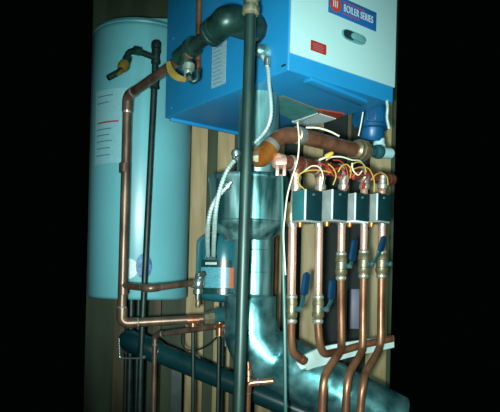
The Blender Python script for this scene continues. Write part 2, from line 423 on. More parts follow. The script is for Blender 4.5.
arm = [P(155, 58, 1.9), P(137, 51, 1.86), P(128, 52, 1.84), P(126.5, 60, 1.84), P(121, 71, 1.82), P(108, 78, 1.80)]
build('branch', tube(BM(), fillet(arm, .02), r2*.95, 12), 'darkiron', gp)
bm = BM()
for i in (1, 3):
    c = arm[i]; d = (arm[i+1]-arm[i-1]).normalized(); lathe(bm, c - d*.016, c + d*.016, ((0, r2*1.05), (.1, r2*1.4), (.9, r2*1.4), (1, r2*1.05)), 12)
build('branch_elbow', bm, 'iron', gp)
c, d = P(123.5, 66, 1.83), (arm[4]-arm[3]).normalized()
bm = BM(); lathe(bm, c - d*.02, c + d*.02, ((0, r2), (.1, r2*1.6), (.5, r2*1.9), (.9, r2*1.6), (1, r2)), 14)
gv = build('gas_cock', bm, 'yellow', gp, 'yellowish gas cock')
bm = BM(); box(bm, c + V((-.008, -.022, -.02)), (.016, 0, 0), (0, .006, 0), d*.045 + Z*.01, .002); build('lever', bm, 'yellow', gv)

# short branch of dark copper from the riser to the drain valve
r3 = PR(3.4, 1.72)
pts = [P(123, 285.5, 1.75), P(150, 288.5, 1.66), P(192, 283, 1.78)]
br_ = thing('copper_branch', pts[0], 'short dull copper branch crossing the foot of the turquoise tank to a drain valve', 'pipe')
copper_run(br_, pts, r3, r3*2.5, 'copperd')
vt = P(196, 284, 1.79)
dv = thing('drain_valve', vt, 'pale brass drain valve on the end of the copper branch beside the dark tank', 'valve')
bm = BM(); a, b = P(199, 272, 1.79), P(197.5, 300, 1.79)
lathe(bm, a, b, ((0, .004), (.05, .013), (.2, .015), (.25, .019), (.5, .021), (.6, .016), (.62, .019), (.78, .019), (.82, .011), (1, .009)), 16)
build('body', bm, 'steel', dv)
bm = BM(); lathe(bm, P(190.5, 284, 1.78), P(197, 284, 1.79), ((0, .012), (.4, .016), (1, .014)), 8); build('hex_nut', bm, 'steel', dv)
bm = BM(); c = P(198, 300, 1.79); lathe(bm, c, c - Z*.028, ((0, .008), (.3, .010), (.8, .010), (1, .008)), 14); build('spout', bm, 'brass', dv)
bm = BM(); a = P(203, 275, 1.78); lathe(bm, P(199, 274, 1.79), a, ((0, .004), (.7, .004), (.71, .014), (1, .014)), 10); build('hand_wheel', bm, 'steel', dv)

# thin copper L-pipe under it
r4 = PR(2.7, 1.85)
pts = [down(P(154, 400, 1.85), 0), P(155, 335, 1.85), P(216, 326.5, 1.72), P(222, 325, 1.72)]
lp = thing('thin_copper_pipe', pts[0], 'thin copper pipe rising from the floor left of the drain pipe and elbowing right', 'pipe')
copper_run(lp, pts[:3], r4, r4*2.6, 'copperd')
c = P(219.5, 326, 1.72); bm = BM(); d = (pts[2]-pts[1]).normalized()
lathe(bm, c - d*.02, c + d*.014, ((0, r4*1.3), (1, r4*1.3)), 14); lathe(bm, c + Z*.014, c - Z*.035, ((0, r4*1.3), (1, r4*1.3)), 14)
build('tee', bm, 'coppers', lp)
c = P(226, 325, 1.72); bm = BM(); lathe(bm, c + Z*.006, P(225.5, 346, 1.72), ((0, .005), (.1, .009), (.6, .009), (.65, .006), (1, .005)), 12)
build('bleed_valve', bm, 'steel', lp, 'pale bleed valve')
bm = BM(); tube(bm, [c, P(219, 327, 1.72)], r4*.7, 10); build('stub', bm, 'copperr', lp)
for (x0, y0, x1, d_, nm) in ((219, 338, 218, 1.725, 'slim dark tube dropping from the end of the thin copper pipe'), (193, 328, 193, 1.80, 'slim dark tube dropping from the tee of the long copper pipe')):
    a = P(x0, y0, d_); o = build('dark_tube', tube(BM(), [a, P(x1, 400, d_), down(P(x1, 400, d_), 0)], PR(1.9, d_), 10), 'darkiron'); tag(o, nm, 'tube')
wire('cable_loop', [(183, 331, 1.95), (181.5, 341, 1.9), (186, 349, 1.88), (197, 350, 1.86), (208, 345, 1.8), (217, 337, 1.745)], .003, 'wireb', 'thin dark cable looping below the thin copper pipe', 'cable')
wire('stray_cable', [(191, 351, 1.9), (200, 358, 1.9), (207, 366, 1.9)], .0025, 'wireb', 'short dark cable end lying against the black drain pipe', 'cable')

# ------------------------------------------------------------------ black drain pipe
a, b = P(131, 341, 1.95), P(305, 413, 1.80)
rd = PR(10.3, 1.9)
dp = thing('drain_pipe', down((a+b)*.5, 0), 'thick black plastic drain pipe sloping down to the right along the bottom', 'pipe')
d = (b-a).normalized()
a2 = a + d*.05
build('pipe', tube(BM(), [a2, b + d*.12], rd, 28), 'abs', dp)
bm = BM()
lathe(bm, a - d*.05, a + d*.14, ((0, .004), (.02, rd*.5), (.08, rd*.85), (.18, rd*1.08), (.3, rd*1.16), (.9, rd*1.16), (.93, rd*1.1), (1, rd*1.0)), 30)
build('end_cap', bm, 'abs', dp, 'rounded end cap')
hs = thing('pipe_hanger', P(119, 345, 1.85), 'bent wire hanger under the rounded end of the black drain pipe', 'hanger')
build('wire', tube(BM(), fillet([P(119, 338, 1.86), P(119.5, 358, 1.86), P(138, 358.5, 1.86)], .008), .003, 8), 'steel', hs)
c = P(144, 357, 1.86); bm = BM(); lathe(bm, c, c - FWD*.012, ((0, .007), (.6, .007), (1, .002)), 10)
tube(bm, [c, P(137, 358.4, 1.86)], .002, 6); build('bolt', bm, 'steel', hs)
# support leg so that the drain pipe stands
for t_ in (.28, .86):
    c = a.lerp(b, t_); bm = BM(); box(bm, V((c.x - .02, c.y + .0, 0)), (.04, 0, 0), (0, .03, 0), (0, 0, c.z - rd*.9))
    build('support', bm, 'darkiron', dp)

# ------------------------------------------------------------------ iron pipe in the foreground
rp = PR(5.7, 1.25)
a, b = P(251.6, -24, 1.25), P(238.5, 412, 1.25)
ip = thing('iron_pipe', down(b, 0), 'upright weathered iron pipe nearest the camera, crossing the whole picture', 'pipe')
build('pipe', tube(BM(), [down(b, 0) + (b-down(b, 0))*0, b, a], rp, 24), 'ironr', ip)
ax = (a-b).normalized(); c = P(251, 4, 1.25)
bm = BM(); lathe(bm, c - ax*.03, c + ax*.035, ((0, rp*1.05), (.06, rp*1.55), (.3, rp*1.55), (.36, rp*1.35), (.62, rp*1.35), (.7, rp*1.75), (1, rp*1.75)), 20)
build('coupling', bm, 'rust', ip, 'mottled tan coupling')

# ------------------------------------------------------------------ iron elbow, tee, relief valve at the boiler's side
e0, e1, e2 = P(176, 64.5, 1.49), P(226, 27, 1.345), P(259, 30.5, 1.475)
re_ = PR(10.2, 1.36)
ie = thing('iron_elbow_line', e1, 'fat black iron elbow and tee feeding the side of the blue boiler', 'pipe fitting')
d1 = (e1-e0).normalized()
q0 = P(204, 43.5, 1.41); q1 = P(190, 54, 1.445)
build('nipple', tube(BM(), [P(186, 52, 1.45), P(214, 31.5, 1.388)], PR(6.8, 1.4), 20), 'darkiron', ie)
pth = fillet([P(213, 32, 1.39), P(227, 19, 1.35), P(253, 27.5, 1.43)], .06, 14)
n = len(pth); rr = [PR(14.6, 1.37)*(.86 + .14*min(1, i/5)) for i in range(n)]
build('elbow', tube(BM(), pth, rr, 32), 'iron', ie)
for (s_, e_, k_) in ((pth[0], pth[1], 1.18),):
    d = (pth[2]-pth[0]).normalized(); c = pth[0]
    bm = BM(); R0 = PR(12.4, 1.37)
    lathe(bm, c - d*.016, c + d*.016, ((0, R0*.8), (.06, R0*1.1), (.38, R0*1.1), (.45, R0*1.02), (.55, R0*1.02), (.6, R0*1.1), (.95, R0*1.1), (1, R0)), 32)
    build('elbow_collar', bm, 'iron', ie)
d = (e2-P(251, 28, 1.43)).normalized(); nn = A
c = LP(259.5, 31)
bm = BM(); lathe(bm, c - nn*.05, c, ((0, R0*.95), (.3, R0*.95), (.31, R0*1.2), (.9, R0*1.2), (1, R0*1.15)), 8)
build('hex_bushing', bm, 'darkiron', ie)
bm = BM(); tube(bm, [P(249, 28, 1.42), c - nn*.04], R0*.9, 24); build('neck', bm, 'iron', ie)
# tee
tcn = P(186, 52, 1.45); rt = PR(8.2, 1.44)
bm = BM(); d = (P(204, 43.5, 1.41) - P(176, 64.5, 1.49)).normalized()
lathe(bm, tcn - d*.045, tcn + d*.035, ((0, rt*.75), (.04, rt*.95), (.3, rt*.98), (.5, rt*.98), (.75, rt*.98), (.78, rt*1.18), (1, rt*1.18)), 28)
build('tee', bm, 'iron', ie)
bm = BM(); lathe(bm, tcn, tcn - Z*.045, ((0, rt*.8), (.75, rt*.8), (.76, rt*.95), (1, rt*.95)), 20); build('tee_branch', bm, 'iron', ie)
# drain / relief valve below the tee
rv = thing('relief_valve', P(188, 66, 1.444), 'small brass valve with a yellow lever hanging below the black iron tee', 'valve')
a = P(188.5, 63, 1.444); 
bm = BM(); lathe(bm, a, P(187.5, 79, 1.444), ((0, .016), (.1, .020), (.45, .019), (.5, .014), (.9, .011), (1, .006)), 16); build('body', bm, 'vgrey', rv)
bm = BM(); tube(bm, fillet([P(188, 74, 1.435), P(192, 82, 1.43), P(197, 80, 1.43), P(197.5, 70, 1.43)], .012), .0085, 12); build('outlet', bm, 'iron', rv)
bm = BM(); lathe(bm, P(188, 77, 1.42), P(190.5, 80, 1.42), ((0, .006), (.5, .009), (1, .004)), 10); build('stem_nut', bm, 'steel', rv)
lev = smooth_path([P(168, 61.5, 1.42), P(171, 71, 1.415), P(177, 77, 1.41), P(186, 80, 1.41)], 8)
bm = BM(); prev = None
for i, p in enumerate(lev):
    w = .0085*(.75 + .45*math.sin(math.pi*i/(len(lev)-1))); t = (lev[min(i+1, len(lev)-1)]-lev[max(i-1, 0)]).normalized(); nrm = t.cross(FWD).normalized()
    cur = [bm.verts.new(p + nrm*w*s + FWD*q) for s, q in ((1, 0), (-1, 0), (-1, .005), (1, .005))]
    if prev:
        for k in range(4): bm.faces.new((prev[k], prev[(k+1) % 4], cur[(k+1) % 4], cur[k]))
    else: bm.faces.new(cur[::-1])
    prev = cur
bm.faces.new(prev); build('lever', bm, 'yellow', rv, 'yellow lever')
# copper pipe coming down along the boiler side to it
a = LP(199.5, -14, .03); b = LP(197.5, 66, .03)
cv = thing('copper_drop', b, 'short upright copper pipe against the boiler side above the yellow lever', 'pipe')
build('pipe', tube(BM(), [down(a, a.z), down(a, b.z)], PR(3.4, 1.55), 14), 'copper', cv)
c = down(a, b.z); bm = BM(); lathe(bm, c - Z*.02, c + Z*.02, ((0, .009), (.1, .0125), (.9, .0125), (1, .0105)), 14); build('coupling', bm, 'copperr', cv)
bm = BM(); tube(bm, fillet([c - Z*.01, c - Z*.04, P(196.5, 80, 1.44)], .015), .008, 12); build('tail', bm, 'darkiron', cv)

# ------------------------------------------------------------------ flue
vc = P(258, 140, 1.64)
fl = thing('flue_pipe', down(P(253, 350, 1.64), 0), 'shiny galvanised flue dropping from the boiler and bending right across the bottom', 'flue')
def vat(x, y, d=1.64): return P(x, y, d)
zc = lambda y: P(250, y, 1.64).z
fx, fy = vc.x, vc.y
F0 = lambda z, x=None: V((fx if x is None else x, fy, z))
rv_ = PR(20, 1.64)
bm = BM(); lathe(bm, F0(zc(186)), F0(HB + .001), ((0, rv_), (.35, rv_), (.36, rv_*1.03), (.38, rv_), (1, rv_)), 40); build('vent_collar', bm, 'galv', fl)
hx_ = P(249, 200, 1.64).x; rh = PR(40.5, 1.64)
z0, z1 = zc(241), zc(178)
def L(y): return (zc(y) - z0) / (z1 - z0)
bm = BM()
lathe(bm, V((hx_, fy, z0)), V((hx_, fy, z1)), ((0, rh*.58), (L(238), rh*.62), (L(225), rh*.93), (L(223.5), rh*.94), (L(222), rh*.91), (L(184), rh*.985), (L(182.5), rh*1.015), (L(180), rh*1.015), (L(178.8), rh), (1, rh*.97)), 56)
build('draft_hood', bm, 'galv', fl)
sx = P(253.5, 270, 1.64).x; rs = PR(19.5, 1.64)
z0, z1 = zc(297), zc(238)
prof = [(0, rs)]
for y in (294, 272, 250):
    t = L(y); prof += [(t-.012, rs), (t-.006, rs*1.025), (t, rs*1.025), (t+.006, rs)]
prof.append((1, rs))
bm = BM(); lathe(bm, V((sx, fy, z0)), V((sx, fy, z1)), [p for p in prof if p[0] <= 1], 44); build('stack', bm, 'galv', fl)
# lower band and the big elbow + horizontal run
rb = PR(25.5, 1.64); sx2 = P(250.5, 305, 1.64).x
z0, z1 = zc(330), zc(294)
bm = BM(); lathe(bm, V((sx2, fy, z0)), V((sx2, fy, z1)), ((0, rb), (.06, rb*1.02), (.1, rb), (.9, rb), (.94, rb*1.02), (1, rs*1.02)), 44); build('reducer', bm, 'duct', fl)
e = V((sx2, fy, z0)); rD = PR(28.5, 1.64)
cn = P(252, 347, 1.64); cn = V((sx2, fy, cn.z)); far = P(394, 422.5, 1.66)
drun = (far-cn).normalized()
path_ = [e + Z*.004] + fillet([cn + Z*.5, cn, cn + drun*.5], .085, 5)[1:-1]
nq = len(path_); q = []; rads = []
for i, p in enumerate(path_):
    q.append(p); rads.append((rb + (rD-rb)*i/(nq-1)) * (1.0 if i % 2 else 1.025))
bm = BM(); tube(bm, q, rads, 44); build('gored_elbow', bm, 'duct', fl, sharp=12)
en = path_[-1]; d = drun
bm = BM()
lathe(bm, en - d*.012, far, ((0, rD), (.02, rD*1.025), (.05, rD*1.025), (.06, rD), (.55, rD), (.56, rD*1.02), (.60, rD*1.02), (.61, rD*1.0), (1, rD)), 48); build('run', bm, 'duct', fl)
# legs for the flue so it stands on the floor (below the picture)
bm = BM(); c = en.lerp(far, .9); box(bm, V((c.x - .02, c.y, 0)), (.04, 0, 0), (0, .02, 0), (0, 0, c.z - rD*.8)); build('support', bm, 'darkiron', fl)

# ------------------------------------------------------------------ expansion tank
xc = P(224, 262, 1.98); rx = PR(28, 1.98); Zx = lambda y: P(224, y, 1.98-.085).z
z0, z1 = Zx(303), Zx(229)
xt = thing('expansion_tank', down(xc, z0), 'small glossy teal pressure tank with a label behind the iron pipe', 'pressure tank')
bm = BM(); H_ = z1-z0
lathe(bm, down(xc, z0), down(xc, z1), ((0, rx*.3), (.01, rx*.7), (.05, rx*.93), (.1, rx), (.80, rx), (.87, rx*.96), (.93, rx*.8), (.98, rx*.5), (1, rx*.2)), 48)
build('shell', bm, 'exp', xt)
xa = lambda px: -ang(px, 224, 28)
for nm, xs, ys, mm in (('label_band', (203.5, 233), (267.5, 260), 'labd'), ('label_text', (203, 230.5), (288, 267.5), 'labl'), ('label_orange', (230.5, 234.5), (288, 267.5), 'orange'), ('label_foot', (203, 232), (294.5, 288.5), 'labd')):
    build(nm, curved_patch(xc.x, xc.y, rx, xa(xs[0]), xa(xs[1]), Zx(ys[0]), Zx(ys[1]), .0005), mm, xt)
bm = BM()
for k in range(6):
    t = curved_patch(xc.x, xc.y, rx, xa(207.5 + k*1.9), xa(208.8 + k*1.9), Zx(265), Zx(262.5), .0018, .0004, 2); me = bpy.data.meshes.new('x'); t.to_mesh(me); t.free(); bm.from_mesh(me); bpy.data.meshes.remove(me)
build('label_letters', bm, 'paper', xt)
bm = BM(); lathe(bm, down(xc, z0 - .03), down(xc, z0 + .01), ((0, .014), (1, .018)), 16); tube(bm, [down(xc, z0 - .02), down(xc, 0)], .012, 12); build('stem', bm, 'darkiron', xt)
# two armoured flexible conduits
fcs = [([(235.5, 159, 1.52), (228, 169, 1.50), (221.5, 184, 1.50), (216.8, 204, 1.50), (214.6, 226, 1.56), (213.6, 256, 1.80)], 'outer'),
       ([(226.5, 187, 1.51), (216, 199, 1.51), (210, 213, 1.52), (207.5, 233, 1.58), (208, 256, 1.82)], 'inner')]
labs = ['longer grey armoured conduit, from the iron pipe down to the dark tank', 'shorter grey armoured conduit, from the draft hood down to the dark tank']
for (pp, nm), lb in zip(fcs, labs):
    W3 = [P(*p) for p in pp]
    t = thing('flexible_conduit', W3[-1], lb, 'conduit', 'armoured conduits by the draft hood')
    build('sleeve', corrugated(BM(), W3, PR(2.4, 1.55), .010, .74), 'chrome', t)
    bm = BM(); d = (W3[0]-W3[1]).normalized(); lathe(bm, W3[0] - d*.012, W3[0] + d*.022, ((0, .009), (.3, .009), (.31, .013), (.6, .013), (.62, .008), (1, .008)), 8); build('connector', bm, 'steel', t)
    bm = BM(); lathe(bm, W3[-1] + Z*.006, W3[-1] - Z*.012, ((0, .008), (.4, .011), (1, .011)), 8); build('lower_connector', bm, 'steel', t)
c = P(236, 153.5, 1.50)
bx = thing('conduit_knob', c, 'small shiny connector at the head of the longer armoured conduit', 'connector')
bm = BM(); lathe(bm, c - Z*.014, c + Z*.014, ((0, .006), (.2, .014), (.5, .016), (.8, .014), (1, .006)), 14); build('body', bm, 'steel', bx)
bm = BM(); lathe(bm, c, c - FWD*.022, ((0, .006), (.8, .006), (1, .002)), 8); build('screw', bm, 'chrome', bx)

# armoured conduit on the boiler side
c = LP(266.5, 53)
W3 = [c + LN*.028, P(267.2, 66, 1.475), P(269, 84, 1.465), P(271, 104, 1.46), P(270.5, 118, 1.46), P(266, 130, 1.47), P(257, 140.5, 1.49), P(252, 144, 1.49)]
t = thing('boiler_conduit', c, 'silver armoured conduit hanging from a round connector on the boiler side', 'conduit')
build('sleeve', corrugated(BM(), W3, PR(2.4, 1.45), .010, .74), 'chrome', t)
bm = BM(); lathe(bm, c, c + LN*.045, ((0, .022), (.3, .022), (.6, .020), (.9, .013), (1, .006)), 20); build('elbow_connector', bm, 'galv', t)
bm = BM(); lathe(bm, W3[1] + Z*.028, W3[1], ((0, .010), (.4, .012), (1, .011)), 12); build('clamp', bm, 'steel', t)

# ------------------------------------------------------------------ upper copper supply
ru = PR(8.0, 1.44)
sup = [P(262, 156, 1.40), P(281, 134.5, 1.42), P(301, 136, 1.45), P(356, 150, 1.60)]
su = thing('copper_supply_pipe', sup[2], 'thick copper pipe bending up from a bronze elbow then running right to a union', 'pipe')
pth = fillet(sup, [.045, .03], 12)
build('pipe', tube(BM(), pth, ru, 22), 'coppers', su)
for c, d in ((P(270, 147, 1.409), (sup[1]-sup[0]).normalized()), (P(299, 135.5, 1.447), (sup[3]-sup[2]).normalized())):
    bm = BM(); lathe(bm, c - d*.016, c + d*.016, ((0, ru*1.02), (.08, ru*1.12), (.9, ru*1.12), (1, ru*1.02)), 22); build('solder_ring', bm, 'solder', su)
bm = BM(); be = fillet([P(257, 157.2, 1.385), P(262, 157, 1.395), P(269, 149, 1.407)], .02, 8)
tube(bm, be, ru*1.22, 22); build('bronze_elbow', bm, 'copperb', su, 'golden bronze elbow')
bm = BM(); d = V((-1, 0, .0)); c = P(257, 157.2, 1.385); lathe(bm, c - d*.004, c + d*.03, ((0, ru*1.0), (.3, ru*1.0), (.31, ru*.8), (1, ru*.8)), 8); build('bronze_nipple', bm, 'brass', su)
# union
c = P(361, 150.5, 1.61); d = (sup[3]-sup[2]).normalized()
un = build('union', lathe(BM(), c - d*.035, c + d*.03, ((0, ru*1.05), (.1, ru*1.35), (.35, ru*1.35), (.36, ru*1.55), (.75, ru*1.55), (.76, ru*1.3), (1, ru*1.2)), 8), 'brass', su, 'beige brass union')
c2 = P(378, 152, 1.66)
bm = BM(); tube(bm, [c, c2], ru*.75, 14); lathe(bm, c2 - d*.02, c2 + d*.02, ((0, ru*.7), (.15, ru*.9), (.5, ru*1.0), (.85, ru*.9), (1, ru*.7)), 18); build('flow_fitting', bm, 'lever', su)
bm = BM(); lathe(bm, c2 + d*.018, P(390, 153.5, 1.70), ((0, ru*.8), (1, ru*.8)), 14); build('tail', bm, 'white', su)

# header under it with five tees
rh_ = PR(6.6, 1.5)
h0, h1 = P(279, 161, 1.415), P(392, 179.8, 1.705)
hd = thing('copper_header', h0, 'reddish copper header with tees behind the wires, above the zone valve boxes', 'pipe')
build('pipe', tube(BM(), [h0, h1], rh_, 18), 'copperr', hd)
dh = (h1-h0).normalized()
bm = BM(); lathe(bm, h0 - dh*.02, h0 + dh*.01, ((0, rh_*.5), (.3, rh_*1.1), (1, rh_*1.1)), 18); build('end_cap', bm, 'copperp', hd)
xs_top = [296, 320.5, 343.5, 364.5, 382.5]; ds = [1.46, 1.512, 1.562, 1.612, 1.655]
def on_header(x): 
    lo, hi = 0., 1.
    t = (x-279)/(392-279)
    for _ in range(20):
        p = h0.lerp(h1, t); 
        r = (p-CAM); dd = r.dot(FWD); xx = HX + r.dot(RIGHT)/dd*F
        t += (x-xx)/117
    return h0.lerp(h1, t)
for x in xs_top:
    c = on_header(x)
    bm = BM(); lathe(bm, c - dh*.022, c + dh*.022, ((0, rh_*1.02), (.05, rh_*1.18), (.95, rh_*1.18), (1, rh_*1.02)), 18); lathe(bm, c, c - Z*.03, ((0, rh_*.9), (1, rh_*.9)), 16)
    build('tee', bm, 'copperr', hd)
    for s in (-1, 1):
        bm = BM(); lathe(bm, c + dh*.022*s, c + dh*.028*s, ((0, rh_*1.15), (1, rh_*1.03)), 16); build('solder_ring', bm, 'solder', hd)
hg = thing('pipe_strap', P(281, 168, 1.40), 'pinkish copper strap with two prongs under the left end of the header', 'strap')
bm = BM(); c = P(281, 166, 1.385); d = dh
for k in (-.010, .010): box(bm, c + RIGHT*(k-.005) - Z*.028, RIGHT*.010, FWD*.004, Z*.034, .001)
box(bm, c + RIGHT*(-.016) + Z*.004, RIGHT*.033, FWD*.004, Z*.02, .001); build('prong_plate', bm, 'pink', hg)
bm = BM(); lathe(bm, c - Z*.026 - FWD*.004, c - Z*.042 - FWD*.004, ((0, .006), (1, .004)), 8); build('screw', bm, 'pink', hg)

# ------------------------------------------------------------------ zone lines
ordn = ['first', 'second', 'third', 'fourth', 'fifth']
vy = [309, 309, 266, 264, 264]
xv = [291.5, 318, 341, 363.5, 381.5]
corner = [(304.6, 189, 219.5, 1.385), (331.6, 189, 219, 1.435), (354.6, 192.5, 220, 1.485), (376.6, 193, 220, 1.53)]
rz = PR(4.1, 1.5)
below = [
    [(291, 322, 1.462), (291, 340, 1.465), (292.5, 353, 1.475), (302, 359.5, 1.505)],
    [(318, 322, 1.512), (319, 340, 1.515), (322.5, 355, 1.535), (343, 350.5, 1.59), (366, 344, 1.64), (392, 338.6, 1.70)],
    [(340.8, 278, 1.556), (341.2, 342, 1.53), (339.5, 352, 1.51), (327, 371, 1.45), (323.5, 384, 1.43), (322, 412, 1.43)],
    [(363, 276, 1.606), (362.5, 343, 1.59), (360.5, 354, 1.575), (350.5, 371, 1.52), (347, 386, 1.50), (345.5, 412, 1.50)],
    [(381, 276, 1.65), (380.4, 340, 1.64), (377.5, 352, 1.62), (366.5, 371, 1.54), (362.5, 387, 1.505), (360, 412, 1.50)]]
zdesc = ['leftmost upright copper zone pipe, ending in a bend at the white rail', 'second upright copper zone pipe from the left, turning right along the white rail',
         'third upright copper zone pipe from the left, jogging left above the duct', 'fourth upright copper zone pipe from the left, jogging left above the duct', 'rightmost upright copper zone pipe, jogging left above the duct']
vdesc = ['brass ball valve low on the leftmost copper zone pipe', 'brass ball valve low on the second copper zone pipe', 'brass ball valve high on the third copper zone pipe',
         'brass ball valve high on the fourth copper zone pipe', 'brass ball valve on the rightmost copper zone pipe at the picture edge']
bdesc = ['leftmost teal metal zone valve box below the copper header', 'second metal zone valve box from the left below the copper header', 'third metal zone valve box from the left below the copper header',
         'rightmost metal zone valve box below the copper header']
handles = [  # grip from (x,y) to (x,y), stem
    ((307, 272), (304, 296), (300.5, 313)), ((332.5, 279), (331, 300), (326.5, 313)), ((355, 239), (351.5, 262), (348.5, 268)), ((384.5, 236), (380, 252), (371.5, 266)), None]
for i in range(5):
    d_ = ds[i]; top_c = on_header(xs_top[i])
    topz = top_c - Z*.028
    zp = thing('zone_pipe', P(xv[i], 340, d_), zdesc[i], 'pipe', 'upright zone pipes')
    va = P(xv[i], vy[i] - 13, d_); vb = P(xv[i] - .2, vy[i] + 13, d_)
    build('upper_pipe', tube(BM(), [topz, P(xs_top[i] - .5, 192, d_), P(xv[i] + (.9 if i < 2 else .5), 232, d_), va], rz, 16), 'copperp', zp, 'pink flash-lit copper upper length')
    c = P(xs_top[i], 180, d_)
    bm = BM(); lathe(bm, c + Z*.016, c - Z*.03, ((0, rz*1.05), (.06, rz*1.3), (.3, rz*1.3), (.34, rz*1.1), (.66, rz*1.1), (.7, rz*1.4), (1, rz*1.4)), 14); build('upper_adapter', bm, 'solder', zp)
    c = P(xv[i] + .8, 222.5, d_); bm = BM(); lathe(bm, c + Z*.014, c - Z*.014, ((0, rz*1.4), (.5, rz*1.4), (.55, rz*1.15), (1, rz*1.1)), 14); build('lower_adapter', bm, 'solder', zp)
    pts = [P(*p) for p in below[i]]; pts[0] = vb
    last = pts[-1]
    if i >= 2: pts = pts[:-1] + [last, down(last, 0)]
    if i >= 2: path_ = smooth_path([pts[0], pts[0].lerp(pts[1], .5)] + pts[1:-1], 7) + [pts[-1]]
    else: path_ = fillet(pts, [.02, .03] if i == 0 else [.02, .03, .03, .03], 8)
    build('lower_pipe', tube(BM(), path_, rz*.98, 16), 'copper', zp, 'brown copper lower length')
    if i == 0:
        bm = BM(); d = (pts[-1]-pts[-2]).normalized(); lathe(bm, pts[-1] - d*.01, pts[-1] + d*.012, ((0, rz*1.15), (1, rz*1.15)), 14); build('end_fitting', bm, 'copper', zp)
    # ball valve
    v = thing('ball_valve', P(xv[i], vy[i], d_), vdesc[i], 'valve', 'ball valves on the zone pipes')
    a, b = P(xv[i] + .2, vy[i] - 14, d_), P(xv[i] - .2, vy[i] + 14, d_)
    bm = BM(); R = PR(5.9, d_)
    lathe(bm, a, b, ((0, rz*1.1), (.01, rz*1.3), (.14, rz*1.3), (.16, R*.92), (.30, R*1.0), (.34, R*1.04), (.36, R*.92), (.62, R*.92), (.64, R*1.04), (.78, R*1.0), (.84, R*.8), (.86, rz*1.25), (.99, rz*1.25), (1, rz*1.1)), 20)
    build('body', bm, 'brass', v)
    for s_, z_ in ((.07, 0), (.93, 0)):
        c = a.lerp(b, s_); bm = BM(); lathe(bm, c + Z*.008, c - Z*.008, ((0, rz*1.08), (.3, rz*1.36), (.7, rz*1.36), (1, rz*1.08)), 16); build('solder_joint', bm, 'solder', v)
    h = handles[i]
    c = P(xv[i], vy[i], d_); sdir = V((.78, -.62, 0)).normalized()
    bm = BM(); lathe(bm, c + sdir*R*.6, c + sdir*(R + .016), ((0, .009), (.55, .009), (.56, .006), (1, .006)), 10); build('stem', bm, 'lever', v)
    s0 = c + sdir*(R + .013)
    bm = BM(); lathe(bm, s0 - sdir*.003, s0 + sdir*.006, ((0, .009), (.8, .009), (1, .006)), 6); build('lever_nut', bm, 'steel', v)
    if h:
        dd = d_ - .018
        g0, g1 = P(h[0][0], h[0][1], dd), P(h[1][0], h[1][1], dd)
        pl = smooth_path([s0 - Z*.004, s0.lerp(g1, .55) + RIGHT*.001, g1, g0.lerp(g1, .1)], 8)
        bm = BM(); prev = None
        for k, p in enumerate(pl):
            t = (pl[min(k+1, len(pl)-1)]-pl[max(k-1, 0)]).normalized(); wv = V((.62, .78, 0)); wv = (wv - t*wv.dot(t)).normalized(); nv = t.cross(wv)
            cur = [bm.verts.new(p + wv*.0085*sx_ + nv*.0016*sy_) for sx_, sy_ in ((1, 1), (-1, 1), (-1, -1), (1, -1))]
            if prev:
                for q in range(4): bm.faces.new((prev[q], prev[(q+1) % 4], cur[(q+1) % 4], cur[q]))
            else: bm.faces.new(cur[::-1])
            prev = cur
        bm.faces.new(prev); lv = build('lever', bm, 'lever', v, 'steel lever arm')
        bm = BM(); t = (g0-g1).normalized(); wv = V((.62, .78, 0)); wv = (wv - t*wv.dot(t)).normalized(); nv = t.cross(wv)
        gl = (g0-g1).length; prev = None; NN = 16
        for k in range(13):
            s = k/12; wd = .018*(1 - .12*s) * min(1, math.sqrt(max(0.02, 1-((s-.5)/.5)**8))); th_ = .0062*min(1, math.sqrt(max(0.05, 1-((s-.5)/.5)**8)))
            cp = g1.lerp(g0, s)
            cur = [bm.verts.new(cp + wv*(wd*math.copysign(abs(math.cos(q))**.6, math.cos(q))) + nv*(th_*math.copysign(abs(math.sin(q))**.6, math.sin(q)))) for q in [2*math.pi*j/NN for j in range(NN)]]
            if prev:
                for q in range(NN): bm.faces.new((prev[q], prev[(q+1) % NN], cur[(q+1) % NN], cur[q]))
            else: bm.faces.new(cur[::-1])
            prev = cur
        bm.faces.new(prev); gr = build('grip', bm, 'grip', lv, 'blue vinyl grip')
    # zone valve
    if i < 4:
        x, y0, y1, dc = corner[i]
        ct, cb_ = P(x, y0, dc), P(x, y1, dc); hh = (ct - cb_).z
        bw, bd = .0545*K, .047*K
        zv = thing('zone_valve', V((cb_.x, cb_.y, cb_.z)), bdesc[i], 'zone valve', 'zone valve boxes under the header')
        bm = BM(); box(bm, cb_ + A*.002 + B*.002, A*(bw-.004), B*(bd-.002), Z*hh, .002); cs = build('housing', bm, 'boxl' if i else 'boxt', zv)
        bm = BM(); box(bm, cb_ + A*.004, A*(bw-.004), B*.004, Z*hh, .001); build('front_cover', bm, 'boxd', zv, 'dark teal front cover')
        bm = BM(); box(bm, cb_ + Z*.0, A*.0065, B*.004, Z*hh, .0012); build('bright_edge', bm, 'edge', zv)
        bm = BM(); box(bm, cb_ - Z*.006 + A*.0, A*bw*.95, B*bd*.95, Z*.006, .001); build('base_plate', bm, 'edge' if i == 2 else 'boxl', zv)
        bm = BM(); c = cb_ + A*bw*.14 + B*bd*.5
        lathe(bm, c, c - Z*.02, ((0, .008), (.4, .010), (1, .007)), 10); build('actuator_screw', bm, 'copperb', zv)
        bm = BM(); c = cb_ + A*bw*.5 + Z*hh*.86; lathe(bm, c + FN*0, c + FN*.003, ((0, .004), (1, .003)), 10); build('cover_screw', bm, 'steel', zv)
        pc = P(xv[i], 215, d_)
        pc = V((pc.x, pc.y, cb_.z + .03))
